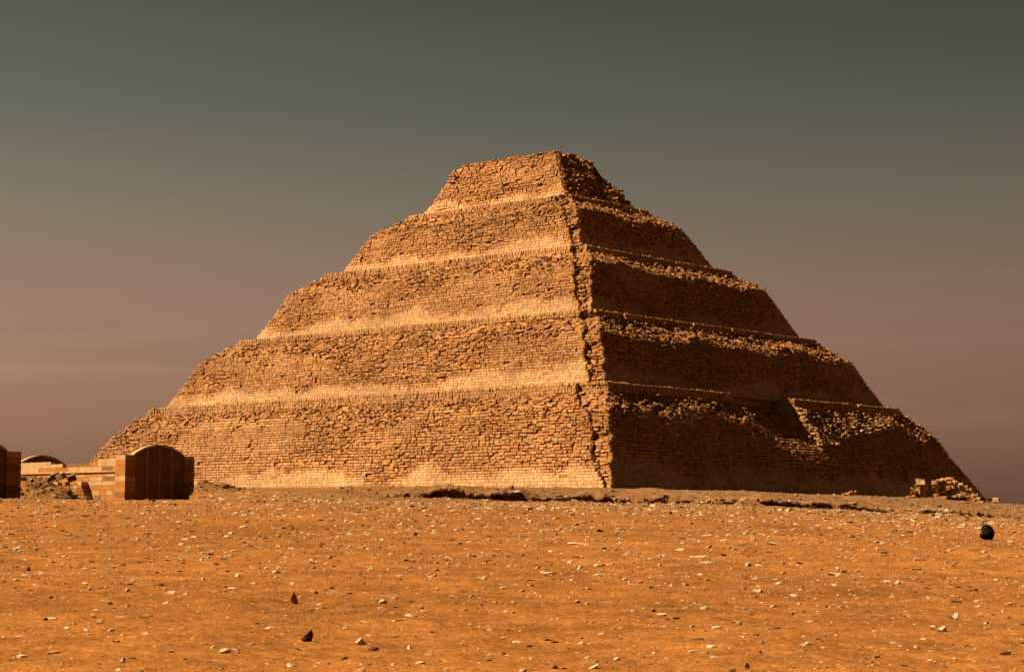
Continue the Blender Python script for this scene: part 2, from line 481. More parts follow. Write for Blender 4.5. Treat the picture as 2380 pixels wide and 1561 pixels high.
STN = dict(C=[], T=[], Nn=[], hw=[], hh=[], pr=[], R=[], sh=[], tone=[], side=[], dep=[], rot=[])
def add_st(C, T, Nn, hw, hh, pr, R, sh, tone, side, dep=.55, rot=0.):
    for k_, v_ in zip(STN, (C, T, Nn, hw, hh, pr, R, sh, tone, side, dep, rot)):
        STN[k_].append(v_)
RUB = dict(P=[], s=[], tone=[])
PALE = np.array([.262, .162, .078]); MIDC = np.array([.218, .108, .041]); WARM = np.array([.175, .074, .024])
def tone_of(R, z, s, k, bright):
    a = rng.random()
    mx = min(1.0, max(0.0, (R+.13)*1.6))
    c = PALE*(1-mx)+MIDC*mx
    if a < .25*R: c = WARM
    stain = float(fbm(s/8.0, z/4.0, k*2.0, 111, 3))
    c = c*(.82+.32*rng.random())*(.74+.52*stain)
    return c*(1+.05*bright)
for k in range(5):
    z0, z1 = ZL[k], ZL[k+1]
    H = z1-z0
    z = z0-(4.0 if k == 0 else .35)
    while z < z1-.12:
        h = rng.uniform(.36, .56)
        if z+h > z1-.2: h = z1-z
        zc = z+h/2
        t = float(np.clip((zc-z0)/H, 0, 1))
        a, b = exts(k, t)
        if zc < z0:
            a += (z0-zc)*.4; b += (z0-zc)*.4
        sl = slope(k, t)*(EXT[k][0]-EXT[k+1][0])/H if t < PT else .03
        nn, mm = notch(k, t, zc)
        jut = rng.uniform(-.6, .3)
        rowj = rng.uniform(-.08, .08)
        tw = (.5+1.6*(t-PT)/(1-PT)+rng.uniform(0, .6)) if (t >= PT and k < 4) else 0.
        segs = [(0, -a+tw, a-nn, lambda s: (s, -b), (1, 0), (0, -1)),
                (2, 0, mm, lambda s: (a-nn, -b+s), (0, 1), (1, 0)),
                (3, a-nn, a, lambda s: (s, -b+mm), (1, 0), (0, -1)),
                (1, -b+mm, b-tw, lambda s: (a, s), (0, 1), (1, 0))]
        for side, s0, s1, fn, T, Nn in segs:
            s = s0+(jut*.5 if side == 0 else 0)
            while s < s1-.1:
                ss = s if side in (0, 1) else s0
                od = 0 if side in (0, 2) else 1
                R = float(roughness(od, k, ss, t)) if side in (0, 1) else .88
                dt = float(debris_t(od, k, ss)) if k < 4 else 2
                in_deb = dt < t < PT and k < 4
                wd = rng.uniform(.5, 1.35)*(1.0 if R < .5 else rng.uniform(.75, 1.25))
                if t >= PT and k < 4: wd = rng.uniform(.4, .75)
                wd = min(wd, max(s1-s, .2))
                sc = s+wd/2
                x, y = fn(sc)
                off = float(offset(od, k, sc, t)) if side in (0, 1) else float(offset(0, k, s1 if side == 2 else s0, t))*.5
                endf = 0
                par = t >= PT and k < 4
                if par:
                    R = .12+.25*R
                    pr = rng.normal(0, .05)+.03
                elif in_deb:
                    R = 1.0; pr = rng.normal(0, .17 if od else .11)-.02
                else:
                    pr = rng.normal(0, .012+.05*R+.18*max(0, R-.75))+rowj*R
                miss = rng.random() < ((.30 if od else .18) if in_deb else (.09*R*R+(.16 if k == 4 and side == 1 else 0)))
                if not miss:
                    hole = vnoise(sc/1.6, zc/1.2, k+od*3., 97)
                    if R > .5 and hole > .90: pr -= .22
                    shr = (sl*(1-.75*R)*(.75 if od else 1) if not in_deb else sl*.8) if not par else .03
                    zz = zc+(rng.normal(0, .05) if R > .6 else 0)
                    gap = .022+.045*R*rng.random()
                    hh_ = h/2-gap*.75
                    if R > .3: hh_ *= rng.uniform(.84, .97)
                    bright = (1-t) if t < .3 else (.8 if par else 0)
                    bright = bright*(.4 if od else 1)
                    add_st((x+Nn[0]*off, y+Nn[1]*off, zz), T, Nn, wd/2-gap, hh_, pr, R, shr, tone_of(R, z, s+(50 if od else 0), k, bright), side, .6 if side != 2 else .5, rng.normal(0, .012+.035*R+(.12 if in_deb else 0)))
                if in_deb and rng.random() < .85 and side in (0, 1):
                    RUB['P'].append((x+Nn[0]*(off+rng.uniform(-.3, .5))+T[0]*rng.uniform(-.4, .4), y+Nn[1]*(off+rng.uniform(-.3, .5))+T[1]*rng.uniform(-.4, .4), zc+rng.uniform(-.2, .25)))
                    RUB['s'].append(rng.uniform(.13, .36)); RUB['tone'].append((MIDC if rng.random() < .6 else WARM)*rng.uniform(.8, 1.2))
                s += wd
        z += h
    # loose stones lying on the ledge
    if k < 4:
        a, b = exts(k, 1.0); a1, b1 = EXT[k+1]
        for q in range(900):
            f = rng.random()**1.5
            if rng.random() < .55:
                x = rng.uniform(-a+4.5, a); y = -(b1+.1+(b-b1-.5)*f)
            else:
                y = rng.uniform(-b, b-4.5); x = a1+.1+(a-a1-.5)*f
                if k == 0 and bay(y, 1.) > 2: continue
            RUB['P'].append((x, y, z1+.02)); RUB['s'].append(rng.uniform(.1, .32)*(1.3 if rng.random() < .2 else 1)); RUB['tone'].append(MIDC*rng.uniform(.8, 1.25))
    else:
        for q in range(260):
            RUB['P'].append((rng.uniform(-11, 11), rng.uniform(-5.3, 5.3), z1+.0)); RUB['s'].append(rng.uniform(.15, .45)); RUB['tone'].append(MIDC*rng.uniform(.8, 1.25))

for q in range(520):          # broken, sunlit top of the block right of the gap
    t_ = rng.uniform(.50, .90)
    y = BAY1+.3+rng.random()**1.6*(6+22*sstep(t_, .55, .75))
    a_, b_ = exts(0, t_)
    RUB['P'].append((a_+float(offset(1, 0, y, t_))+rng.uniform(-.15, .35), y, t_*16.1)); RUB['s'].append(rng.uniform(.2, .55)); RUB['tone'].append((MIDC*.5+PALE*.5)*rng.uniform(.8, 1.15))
for q in range(420):
    f = rng.random(); yy = rng.uniform(-1, 1)
    a, b = 17.5-6.3*f, 10.5-5*f
    y = yy*b
    o_ = float(offset(1, 4, y, f))
    RUB['P'].append((a+o_+rng.uniform(-.3, .4), y, ZL[4]+10*f)); RUB['s'].append(rng.uniform(.2, .62)); RUB['tone'].append(MIDC*rng.uniform(.7, 1.15))
for k_ in STN: STN[k_] = np.array(STN[k_], float)
def build_stones(S):
    n = len(S['hw'])
    C = S['C']; T = np.c_[S['T'], np.zeros(n)]; Nn = np.c_[S['Nn'], np.zeros(n)]; Z = np.tile([0, 0, 1.], (n, 1))
    cr, sr = np.cos(S['rot'])[:, None], np.sin(S['rot'])[:, None]
    T2 = T*cr+Z*sr; Z2 = Z*cr-T*sr
    ch = (.028+.075*S['R'])
    cor = np.array([[-1, -1], [1, -1], [1, 1], [-1, 1]], float)
    rings = []
    for ring in range(3):
        for c in cor:
            hw = S['hw']-(ch if ring == 2 else 0); hh = S['hh']-(ch*.85 if ring == 2 else 0)
            dep = (-S['dep'], S['pr']-ch*1.1, S['pr'])[ring]
            j = (.012+.032*S['R'])
            ju = rng.normal(0, 1, n)*j; jv = rng.normal(0, 1, n)*j*.7; jd = rng.normal(0, 1, n)*j*(1.0 if ring else 0)
            vz = c[1]*hh+jv
            d = dep+jd-S['sh']*vz
            rings.append(C+T2*(c[0]*hw+ju)[:, None]+Z2*vz[:, None]+Nn*d[:, None])
    V = np.stack(rings, 1)            # n,12,3
    f = [(8, 9, 10, 11)]
    for r in (0, 4):
        for i in range(4):
            i2 = (i+1) % 4
            f.append((r+i, r+i2, r+4+i2, r+4+i))
    F = np.array(f)
    return V, F
V, F = build_stones(STN)
# right-handedness: side normals (T x Z) point away for both faces
TZ = np.cross(np.c_[STN['T'], np.zeros(len(V))], np.tile([0, 0, 1.], (len(V), 1)))
flip = (TZ[:, :2]*STN['Nn']).sum(1) < 0
ctr = STN['C']
pxs, pys, dz = proj(ctr)
area = STN['hw']*STN['hh']/dz**2*np.where(STN['side'] == 0, .8, .6)
vis = (ctr[:, 2] > .8) & (pxs > 0) & (pxs < 2380) & ~((pxs > 40) & (pxs < 470) & (pys > 1045)) & (pys < 1125)
score = np.where(vis & ((STN['side'] == 0) | (STN['side'] == 1)) & (STN['pr'] > -.15), area, 0)
top = np.argsort(-score)[:300]
mask = np.ones(len(V), bool); mask[top] = False
pyr = link('step_pyramid', None, label='weathered limestone step pyramid with five receding tiers above the desert', cat='pyramid')
def emit(idx):
    n = len(idx)
    VV = V[idx].reshape(-1, 3)
    q = (F[None]+np.arange(n)[:, None, None]*12)
    fl = flip[idx]
    q = np.where(fl[:, None, None], q[:, :, ::-1], q).reshape(-1, 4)
    return VV, q, np.repeat(STN['tone'][idx], 12, 0)
VV, q, cc = emit(np.nonzero(mask)[0])
link('masonry_course', make_mesh('masonry_course', VV, q, None, M_STONE, cc), pyr, kind='stuff')
for i in top:
    VV, q, cc = emit(np.array([i]))
    c0 = STN['C'][i]
    o = link('stone', make_mesh('stone', VV-c0, q, None, M_STONE, cc), pyr)
    o.location = c0

# irregular rocks, shared generator
def ico(sub):
    import bmesh
    bm = bmesh.new(); bmesh.ops.create_icosphere(bm, subdivisions=sub, radius=1)
    v = np.array([q.co[:] for q in bm.verts]); f = np.array([[x.index for x in p.verts] for p in bm.faces]); bm.free()
    return v, f
I1 = ico(1); I2 = ico(2)
def rock_variants(base, n, seed, ncut=7, lo=.45, hi=.85):
    v, f = base; r = np.random.default_rng(seed); out = []
    for i in range(n):
        p = v.copy()
        for c in range(ncut):
            d = r.normal(size=3); d /= np.linalg.norm(d)
            lim = r.uniform(lo, hi); x = p@d
            p = p-np.outer(np.maximum(x-lim, 0), d)
        p = p*(1+r.normal(0, .05, (len(p), 1)))
        out.append(p/np.abs(p).max(0))
    return out, f
RV, RF = rock_variants(I1, 12, 5)
def rock_cloud(P, S, tone, flat=(.45, .8), sub=RV):
    P = np.asarray(P); n = len(P); vs = []
    base = np.stack(sub)[rng.integers(0, len(sub), n)]
    sc = np.stack([rng.uniform(.8, 1.5, n), rng.uniform(.6, 1.0, n), rng.uniform(*flat, n)], -1)*np.asarray(S)[:, None]
    b = base*sc[:, None, :]
    tx = rng.normal(0, .25, n); ct, st = np.cos(tx)[:, None], np.sin(tx)[:, None]
    y, zz = b[..., 1]*ct-b[..., 2]*st, b[..., 1]*st+b[..., 2]*ct
    az = rng.uniform(0, 6.28, n); ca, sa = np.cos(az)[:, None], np.sin(az)[:, None]
    X = b[..., 0]*ca-y*sa; Y = b[..., 0]*sa+y*ca
    V_ = np.stack([X, Y, zz], -1)+P[:, None, :]
    nv = base.shape[1]
    T_ = (RF[None]+np.arange(n)[:, None, None]*nv).reshape(-1, 3)
    return V_.reshape(-1, 3), T_, np.repeat(np.asarray(tone), nv, 0)
v_, t_, c_ = rock_cloud(RUB['P'], RUB['s'], RUB['tone'], flat=(.35, .7))
link('ledge_rubble', make_mesh('ledge_rubble', v_, None, t_, M_STONE, c_), pyr, kind='stuff')

def tier_core(k):
    z0, z1 = ZL[k], ZL[k+1]; H = z1-z0
    ts = [(-4/H if k == 0 else -.5/H)]+list(np.linspace(0, .9, 24))+[.95, 1.0]
    inset = .37
    rows = []
    for t in ts:
        tt = max(t, 0); a, b = exts(k, tt)
        if t < 0: a += -t*H*.4; b += -t*H*.4
        nn, mm = notch(k, tt, z0+tt*H)
        pts = []
        NS = 90
        e = inset
        tw = (1.2+1.6*(t-PT)/(1-PT)) if (t >= PT-.01 and k < 4) else 0.
        def off(side, s):
            o = offset(side, k, s, tt)
            if tt >= PT and k < 4:
                pass
            return o
        for s in np.linspace(-a+e+tw, a-nn-e, NS): pts.append((s, -b+e-off(0, s)))
        o = off(0, a-nn)*.5
        for s in np.linspace(0, mm, 3): pts.append((a-nn-e, -b+e+s-o))
        for s in np.linspace(a-nn-e, a-e, 4)[1:]: pts.append((s, -b+mm+e-o))
        for s in np.linspace(-b+mm+e, b-.2-tw, NS): pts.append((a-e+off(1, s), s))
        for s in np.linspace(a-.2, -a+.3+tw, 24)[1:]: pts.append((s, b-.2-tw+rng.normal(0, .12)))
        for s in np.linspace(b-tw, -b+e, 24)[1:-1]: pts.append((-a+.45+tw+rng.normal(0, .1), s))
        rows.append(np.c_[np.array(pts, float), np.full(len(pts), z0+t*H-(.06 if t == 1 else 0))])
    Vc = np.array(rows); nr, npn = Vc.shape[:2]
    # gentle ledge dome towards the next tier
    cen = np.array([0, 0, z1-.06+.0])
    inner = Vc[-1].copy(); inner[:, 0] *= .55; inner[:, 1] *= .55; inner[:, 2] = z1+(.25 if k < 4 else -.06)
    Vc = np.concatenate([Vc, inner[None]])
    nr += 1
    i, j = np.meshgrid(np.arange(nr-1), np.arange(npn), indexing='ij'); j2 = (j+1) % npn
    qd = np.stack([i*npn+j, i*npn+j2, (i+1)*npn+j2, (i+1)*npn+j], -1).reshape(-1, 4)
    Vf = np.vstack([Vc.reshape(-1, 3), cen+[0, 0, .25 if k < 4 else -.06]])
    jj = np.arange(npn); tr = np.stack([(nr-1)*npn+jj, (nr-1)*npn+(jj+1) % npn, np.full(npn, len(Vf)-1)], -1)
    link('tier', make_mesh('tier', Vf, qd, tr, M_CORE), pyr)
for k in range(5): tier_core(k)

# ------------------------------------------------------------------ dressed blocks
def block_mesh(name, w, d, h, tone, mat, bev=.015, zt=None, r=None):
    """box: x 0..-d (front at x=0), y 0..w, z 0..h ; zt = (left top, right top) for sloped top; bevelled front"""
    r = r or rng
    za, zb = (h, h) if zt is None else zt
    c = [(0, 0), (w, 0), (w, zb), (0, za)]
    ci = [(bev, bev), (w-bev, bev), (w-bev, zb-bev), (bev, za-bev)]
    Vb = [(-d, y, z) for y, z in c]+[(-bev, y, z) for y, z in c]+[(r.normal(0, .004), y, z) for y, z in ci]
    f = [(8, 9, 10, 11), (3, 2, 1, 0)]
    for q0 in (0, 4):
        for i in range(4):
            i2 = (i+1) % 4; f.append((q0+i, q0+i2, q0+4+i2, q0+4+i))
    return make_mesh(name, np.array(Vb), f, None, mat, np.array(tone))
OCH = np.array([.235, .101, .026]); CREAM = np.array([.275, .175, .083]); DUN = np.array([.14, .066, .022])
def tone_block(p=.3):
    a = rng.random()
    c = CREAM if a < p else (OCH if a < .85 else DUN)
    return c*rng.uniform(.92, 1.08)

def extrude_profile(name, prof, x0, x1, mat, tone, parent):
    """prof: list of (y,z) counter-clockwise as seen from +x"""
    p = np.array(prof, float); n = len(p)
    Vp = np.vstack([np.c_[np.full(n, x0), p], np.c_[np.full(n, x1), p]])
    me = bpy.data.meshes.new(name)
    fs = [tuple(range(n)), tuple(range(2*n-1, n-1, -1))]+[(i, n+i, n+(i+1) % n, (i+1) % n) for i in range(n)]
    me.from_pydata([tuple(v) for v in Vp], [], fs)
    at = me.color_attributes.new('tone', 'FLOAT_COLOR', 'POINT')
    c = np.ones((2*n, 4), np.float32); c[:, :3] = tone; at.data.foreach_set('color', c.ravel())
    me.materials.append(mat)
    o = link(name, me, parent)
    return o

def make_chapel(label):
    """front faces +x (east), width along +y; origin at the south-east foot"""
    root = link('chapel', None, label=label, cat='chapel', group='vaulted stone chapels with shaded fronts')
    Wd, zs, rise, base = 8.7, 4.6, 1.0, -1.6
    pw = 1.25
    def arch(y):
        u = (y-Wd/2)/(Wd/2-pw+.15)
        return zs+rise*max(0.0, 1-abs(u)**2.0) if abs(u) < 1 else zs-.05
    ys = np.linspace(.15, Wd-.15, 40)
    prof = [(.15, base)]+[(Wd-.15, base)]+[(y, arch(y)-.12) for y in ys[::-1]]
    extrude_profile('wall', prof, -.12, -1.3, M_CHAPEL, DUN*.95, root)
    # vault slab, curved strip proud of the wall
    ys = np.linspace(pw-.15, Wd-pw+.15, 30)
    prof = [(y, arch(y)-.14) for y in ys]+[(y, arch(y)+.06) for y in ys[::-1]]
    extrude_profile('vault_roof', prof, .04, -.55, M_CHAPEL, CREAM, root)
    edges = [pw, pw+(Wd-2*pw)*.25, Wd/2, pw+(Wd-2*pw)*.75, Wd-pw]
    ch = .52
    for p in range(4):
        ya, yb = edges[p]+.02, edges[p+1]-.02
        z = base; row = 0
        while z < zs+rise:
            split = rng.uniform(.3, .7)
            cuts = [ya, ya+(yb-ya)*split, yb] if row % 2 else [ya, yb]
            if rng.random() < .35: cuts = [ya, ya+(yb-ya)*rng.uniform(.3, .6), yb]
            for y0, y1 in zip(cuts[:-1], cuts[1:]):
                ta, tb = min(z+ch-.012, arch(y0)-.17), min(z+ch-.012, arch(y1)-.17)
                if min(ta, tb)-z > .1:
                    o = link('block', block_mesh('block', y1-y0-.014, .1, ch, OCH*.62*rng.uniform(.88, 1.08), M_CHAPEL, zt=(ta-z, tb-z)), root)  # panel blocks darker than the pilasters: the front's shade is put into their colour
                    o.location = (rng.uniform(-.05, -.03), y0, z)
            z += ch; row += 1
    # slender engaged columns
    for e in edges[1:4]:
        n = 8; zt = arch(e)-.2
        an = np.linspace(-math.pi/2, math.pi/2, n)
        rr = .17
        Vq = [(math.cos(x_)*rr*1.1-.03, e+math.sin(x_)*rr, zz) for zz in (base, zt-.25, zt) for x_ in an]
        Vq = [(x_*(1.35 if zz == zt else 1), e+(y_-e)*(1.5 if zz == zt else 1), zz) for x_, y_, zz in Vq]
        f = [(l*n+i, l*n+i+1, (l+1)*n+i+1, (l+1)*n+i) for l in range(2) for i in range(n-1)]
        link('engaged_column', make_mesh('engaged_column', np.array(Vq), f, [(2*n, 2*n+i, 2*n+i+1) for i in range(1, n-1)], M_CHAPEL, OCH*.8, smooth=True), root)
    # corner pilasters in courses
    for s0, s1 in ((0, pw), (Wd-pw, Wd)):
        z = base
        while z < zs-.1:
            h = min(ch, zs-z)
            prot = .16
            o = link('block', block_mesh('block', s1-s0, 1.5, h-.012, (CREAM if z+h > zs-.1 else tone_block(.05)), M_CHAPEL), root)
            o.location = (prot+rng.uniform(-.012, .012), s0+rng.uniform(-.01, .01), z)
            z += ch
    return root
def copy_tree(o, label):
    c = o.copy(); COL.objects.link(c); c['label'] = label
    for ch_ in list(o.children):
        d = ch_.copy(); COL.objects.link(d); d.parent = c
    return c
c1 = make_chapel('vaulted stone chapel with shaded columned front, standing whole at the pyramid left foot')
def place(o, px, py, w, scale=1.):
    p = at_h(px, py, w); o.scale = (scale,)*3
    o.location = (p[0], p[1], p[2]-4.6*scale)
    return p
p1 = place(c1, 289, 1055, 186)
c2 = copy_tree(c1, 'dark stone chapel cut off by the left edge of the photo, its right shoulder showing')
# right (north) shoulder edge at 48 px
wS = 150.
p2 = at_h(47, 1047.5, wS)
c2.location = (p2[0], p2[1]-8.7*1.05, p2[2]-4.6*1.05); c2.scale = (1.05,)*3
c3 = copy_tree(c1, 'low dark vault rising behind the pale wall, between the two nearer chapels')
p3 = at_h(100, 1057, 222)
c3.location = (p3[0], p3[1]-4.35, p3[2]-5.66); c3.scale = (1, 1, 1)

# ------------------------------------------------------------------ long wall behind the chapel
wl = link('enclosure_wall', None, label='pale limestone wall with cornice running left from the chapel side', cat='wall')
O = np.array([p1[0]-1.3, p1[1]+.25, p1[2]])        # start point: chapel shoulder height
O[2] -= .12
wl.location = tuple(O)
def wall_block(x0, x1, z0, z1, tone, proud=0., th=.5, nm='block'):
    """block on the south face, x runs west (negative)"""
    o = link(nm, block_mesh(nm, x1-x0, th, z1-z0, tone, M_CHAPEL, .012), wl)
    o.rotation_euler = (0, 0, -math.pi/2)           # front normal +x -> -y, +y -> +x
    o.location = (x0, -proud, z0)
    return o
LEN = 24.0
extrude_profile('wall', [(.3, -6.5), (1.6, -6.5), (1.6, -.6), (.3, -.6)], 0, -LEN, M_CHAPEL, DUN, wl)
def fill(xa, xb, za, zb, ch_, wr, p, **k):
    z = za
    while z < zb-.02:
        h = min(ch_, zb-z); x = xa
        while x < xb-.05:
            w_ = min(rng.uniform(*wr), xb-x)
            if xb-(x+w_) < .25: w_ = xb-x
            wall_block(x, x+w_-.012, z, z+h-.012, tone_block(p)*k.get('m', 1), rng.uniform(-.01, .01)+k.get('pr', 0))
            x += w_
        z += h
def X_at(px, z):           # x offset on the wall plane whose column is px
    xs = np.linspace(0, -LEN, 481)
    P = np.stack([O[0]+xs, np.full_like(xs, O[1]), np.full_like(xs, O[2]+z)], -1)
    return float(xs[np.argmin(np.abs(proj(P)[0]-px))])
xs_ = {p: X_at(p, -1) for p in (227, 209, 146, 118, 48, 30, 180)}
fill(-LEN, 0, -1.38, -.95, .43, (1.2, 2.4), .55)
fill(xs_[227], 0, -.95, -.24, .36, (1.6, 2.2), .9)
fill(xs_[209], xs_[227], -.95, -.55, .4, (1., 1.4), .1)
fill(xs_[118], xs_[146], -.95, -.58, .43, (.9, 1.5), .9)
fill(-LEN, xs_[118], -.95, -.34, .31, (1.6, 3.0), .95)
# cornice ledge
x = -LEN
while x < -.02:
    w_ = min(rng.uniform(1.6, 2.8), -x)
    wall_block(x, x+w_-.01, -1.52, -1.385, CREAM*rng.uniform(.95, 1.1), .14, .6, 'cornice')
    x += w_
fill(-LEN, 0, -2.36, -1.53, .42, (1.0, 2.0), .22)
fill(-LEN, 0, -2.80, -2.37, .43, (1.0, 1.9), .95)
fill(-LEN, 0, -6.5, -2.81, .46, (.8, 1.6), .3)
# rough lower masonry, ends in steps before the chapel
rw = link('rough_masonry', None, label='low rough masonry with stepped dark end, left of the chapel', cat='masonry')
rw.location = tuple(O)
z = -6.2; i = 0
while z < -2.45:
    h = rng.uniform(.30, .42)
    tt = (z+6.2)/3.8
    xe = -3.0-1.6*tt+rng.uniform(-.08, .08)
    x = -17.0
    while x < xe-.1:
        w_ = min(rng.uniform(.35, .95), xe-x)
        a_ = rng.random()
        tn = (CREAM*1.1 if a_ < .18 else (OCH*.9 if a_ < .7 else WARM))*rng.uniform(.85, 1.1)
        if not (z > -2.9 and rng.random() < .15):
            o = link('stone', block_mesh('stone', w_-.02, 1.0, h-.02, tn, M_CHAPEL, .04), rw)
            o.rotation_euler = (rng.normal(0, .015), rng.normal(0, .02), -math.pi/2+rng.normal(0, .03))
            o.location = (x, -1.0+rng.normal(0, .04)+.25*tt, z)
        x += w_
    z += h

# ------------------------------------------------------------------ ruin on the right
ru = link('ruined_wall', None, label='crumbling pile of squared stone courses on the crest, right of the pyramid', cat='ruin')
WR = 246.
q0 = at_h(2225, 1168, WR)
ru.location = tuple(q0)
SX, SY = 1/ (3840/2380.), 1/(3840/2380.)
def ruin_block(x0, y0, x1, y1, dw=0., depth=1.0, tone=None, yaw=0.):
    """source-picture box of the lit south-west face; built as a real block at its distance"""
    w = WR+dw
    a = at_h(x0*SX, y1*SY, w); b = at_h(x1*SX, y0*SY, w)
    wid = abs((b-a)[:2]@Rh); h = b[2]-a[2]
    tn = (CREAM if rng.random() < .4 else OCH)*rng.uniform(.9, 1.15) if tone is None else tone
    me = block_mesh('stone', wid/.9, depth, h, tn, M_CHAPEL, min(.06, h*.12))
    V0 = np.empty(len(me.vertices)*3, np.float32); me.vertices.foreach_get('co', V0)
    V0 += rng.normal(0, .045, len(V0)).astype(np.float32); me.vertices.foreach_set('co', V0)
    o = link('stone', me, ru)
    o.rotation_euler = (rng.normal(0, .02), rng.normal(0, .02), math.radians(-70)+yaw+rng.normal(0, .05))
    o.location = tuple(a-q0)
RB = [
 # left pillar
 (3398, 1858, 3412, 1872, 0), (3412, 1864, 3432, 1876, .4), (3412, 1836, 3428, 1848, 0), (3414, 1848, 3430, 1862, .1), (3432, 1826, 3448, 1838, .3), (3430, 1838, 3450, 1850, .3),
 (3432, 1850, 3452, 1864, .3), (3430, 1817, 3447, 1827, .3), (3447, 1817, 3470, 1826, .3), (3436, 1794, 3463, 1817, .1), (3452, 1826, 3470, 1836, .6), (3453, 1836, 3467, 1848, .6),
 (3455, 1848, 3467, 1858, .6), (3450, 1858, 3464, 1872, .7), (3415, 1826, 3424, 1833, .2), (3462, 1866, 3478, 1880, .4),
 # arch piece
 (3493, 1800, 3512, 1817, 0), (3497, 1817, 3515, 1826, .1), (3500, 1826, 3516, 1835, .2), (3505, 1835, 3518, 1850, .3), (3524, 1835, 3545, 1850, .6), (3510, 1796, 3530, 1804, .5), (3528, 1793, 3548, 1801, 1.0), (3546, 1791, 3572, 1799, 1.4),
 # lower rows
 (3470, 1872, 3488, 1884, -.4), (3476, 1864, 3500, 1874, -.2), (3488, 1874, 3508, 1884, -.4), (3500, 1863, 3524, 1873, -.4), (3509, 1874, 3532, 1884, -.6), (3525, 1862, 3546, 1873, -.6), (3532, 1874, 3548, 1886, -.8),
 (3622, 1868, 3640, 1878, .2), (3640, 1864, 3656, 1876, -.1), (3656, 1864, 3674, 1876, -.1), (3630, 1877, 3652, 1887, 0), (3652, 1877, 3682, 1887, -.2), (3645, 1887, 3690, 1894, -.5), (3722, 1867, 3740, 1880, .5), (3560, 1886, 3600, 1892, -.6), (3600, 1884, 3640, 1892, -.4),
]
for x0, y0, x1, y1, dw in RB: ruin_block(x0, y0, x1, y1, dw)
for y0, y1, xa, xb, dw, wlo, whi in (
        (1800, 1810, 3548, 3584, 2.9, 10, 18), (1810, 1820, 3546, 3604, 2.7, 12, 22), (1820, 1830, 3546, 3622, 2.3, 12, 24), (1830, 1840, 3544, 3638, 1.9, 12, 24),
        (1840, 1850, 3541, 3646, 1.5, 12, 22), (1850, 1860, 3536, 3662, 1.0, 12, 26), (1858, 1864, 3500, 3628, .3, 12, 22),
        (1817, 1826, 3432, 3468, .9, 9, 15), (1826, 1835, 3430, 3466, .9, 9, 16), (1835, 1845, 3427, 3466, .9, 9, 16), (1845, 1855, 3420, 3464, .8, 9, 16), (1855, 1865, 3414, 3462, .8, 10, 18), (1865, 1876, 3410, 3460, .8, 10, 18)):
    x = xa+rng.uniform(-3, 3)
    while x < xb-3:
        w_ = rng.uniform(wlo, whi)
        if rng.random() < .92:
            hj = rng.uniform(-1.5, 1.0)
            ruin_block(x, y0+hj, min(x+w_-1, xb+4), y1-.5, dw+rng.normal(0, .16), 1.6)
        x += w_
for (xa, xb, ya, yb, dw) in ((3538, 3628, 1863, 1873, -.2), (3545, 3628, 1875, 1886, -.4), (3674, 3742, 1865, 1876, .5), (3680, 3748, 1877, 1886, .3), (3690, 3768, 1887, 1894, .2), (3535, 3556, 1851, 1861, .3), (3584, 3630, 1858, 1863, 1.0)):
    x = xa
    while x < xb-4:
        w_ = rng.uniform(11, 20)
        ruin_block(x, ya, min(x+w_, xb), yb, dw+1.6+(x-xa)*.015, 1.4, DUN*rng.uniform(.8, 1.0), yaw=math.radians(62)); x += w_  # east-turned faces get a darker tone, shade painted into the stone colour
# packed earth body that the courses retain
hp = []
for i, (px, top_, half) in enumerate(((3530, 1835, 60), (3600, 1846, 60), (3680, 1872, 55), (3450, 1868, 30))):
    pass
cb = [(3490, 1868), (3520, 1850), (3560, 1830), (3620, 1838), (3660, 1862), (3730, 1880), (3765, 1892)]
Vh = []; 
for d_, lift in ((1.2, 0), (4.5, 1), (8, -30)):
    for x_, y_ in cb:
        p = at_h(x_*SX, (y_+3-lift if lift >= 0 else 1900)*SY, WR+d_); Vh.append(p-q0)
for x_, y_ in cb: Vh.append(at_h(x_*SX, 1900*SY, WR+.6)-q0)
nc = len(cb)
fq = [(3*nc+i, 3*nc+i+1, i+1, i) for i in range(nc-1)]+[(i, i+1, nc+i+1, nc+i) for i in range(nc-1)]+[(nc+i, nc+i+1, 2*nc+i+1, 2*nc+i) for i in range(nc-1)]
link('packed_earth', make_mesh('packed_earth', np.array(Vh), fq, None, M_CORE), ru)

# small fallen heap at the pyramid foot
rf = link('fallen_blocks', None, label='few sunlit fallen blocks on the crest against the dark pyramid face', cat='rubble')
g0 = at_h(1975, 1153, 240); rf.location = tuple(g0)
for x0, y0, s in ((3166, 1853, .35), (3178, 1850, .3), (3190, 1847, .42), (3200, 1852, .3), (3192, 1841, .22), (3209, 1840, .25), (3172, 1860, .3), (3186, 1860, .35), (3205, 1858, .25)):
    v, f = RV[rng.integers(12)], RF
    me = make_mesh('stone', v*[s, s*.8, s*.6], None, f, M_STONE, MIDC*rng.uniform(.8, 1.1))
    o = link('stone', me, rf); o.location = tuple(at_h(x0*SX, y0*SY, 240+rng.uniform(-.5, .5))-g0); o.rotation_euler = tuple(rng.uniform(-.5, .5, 3))

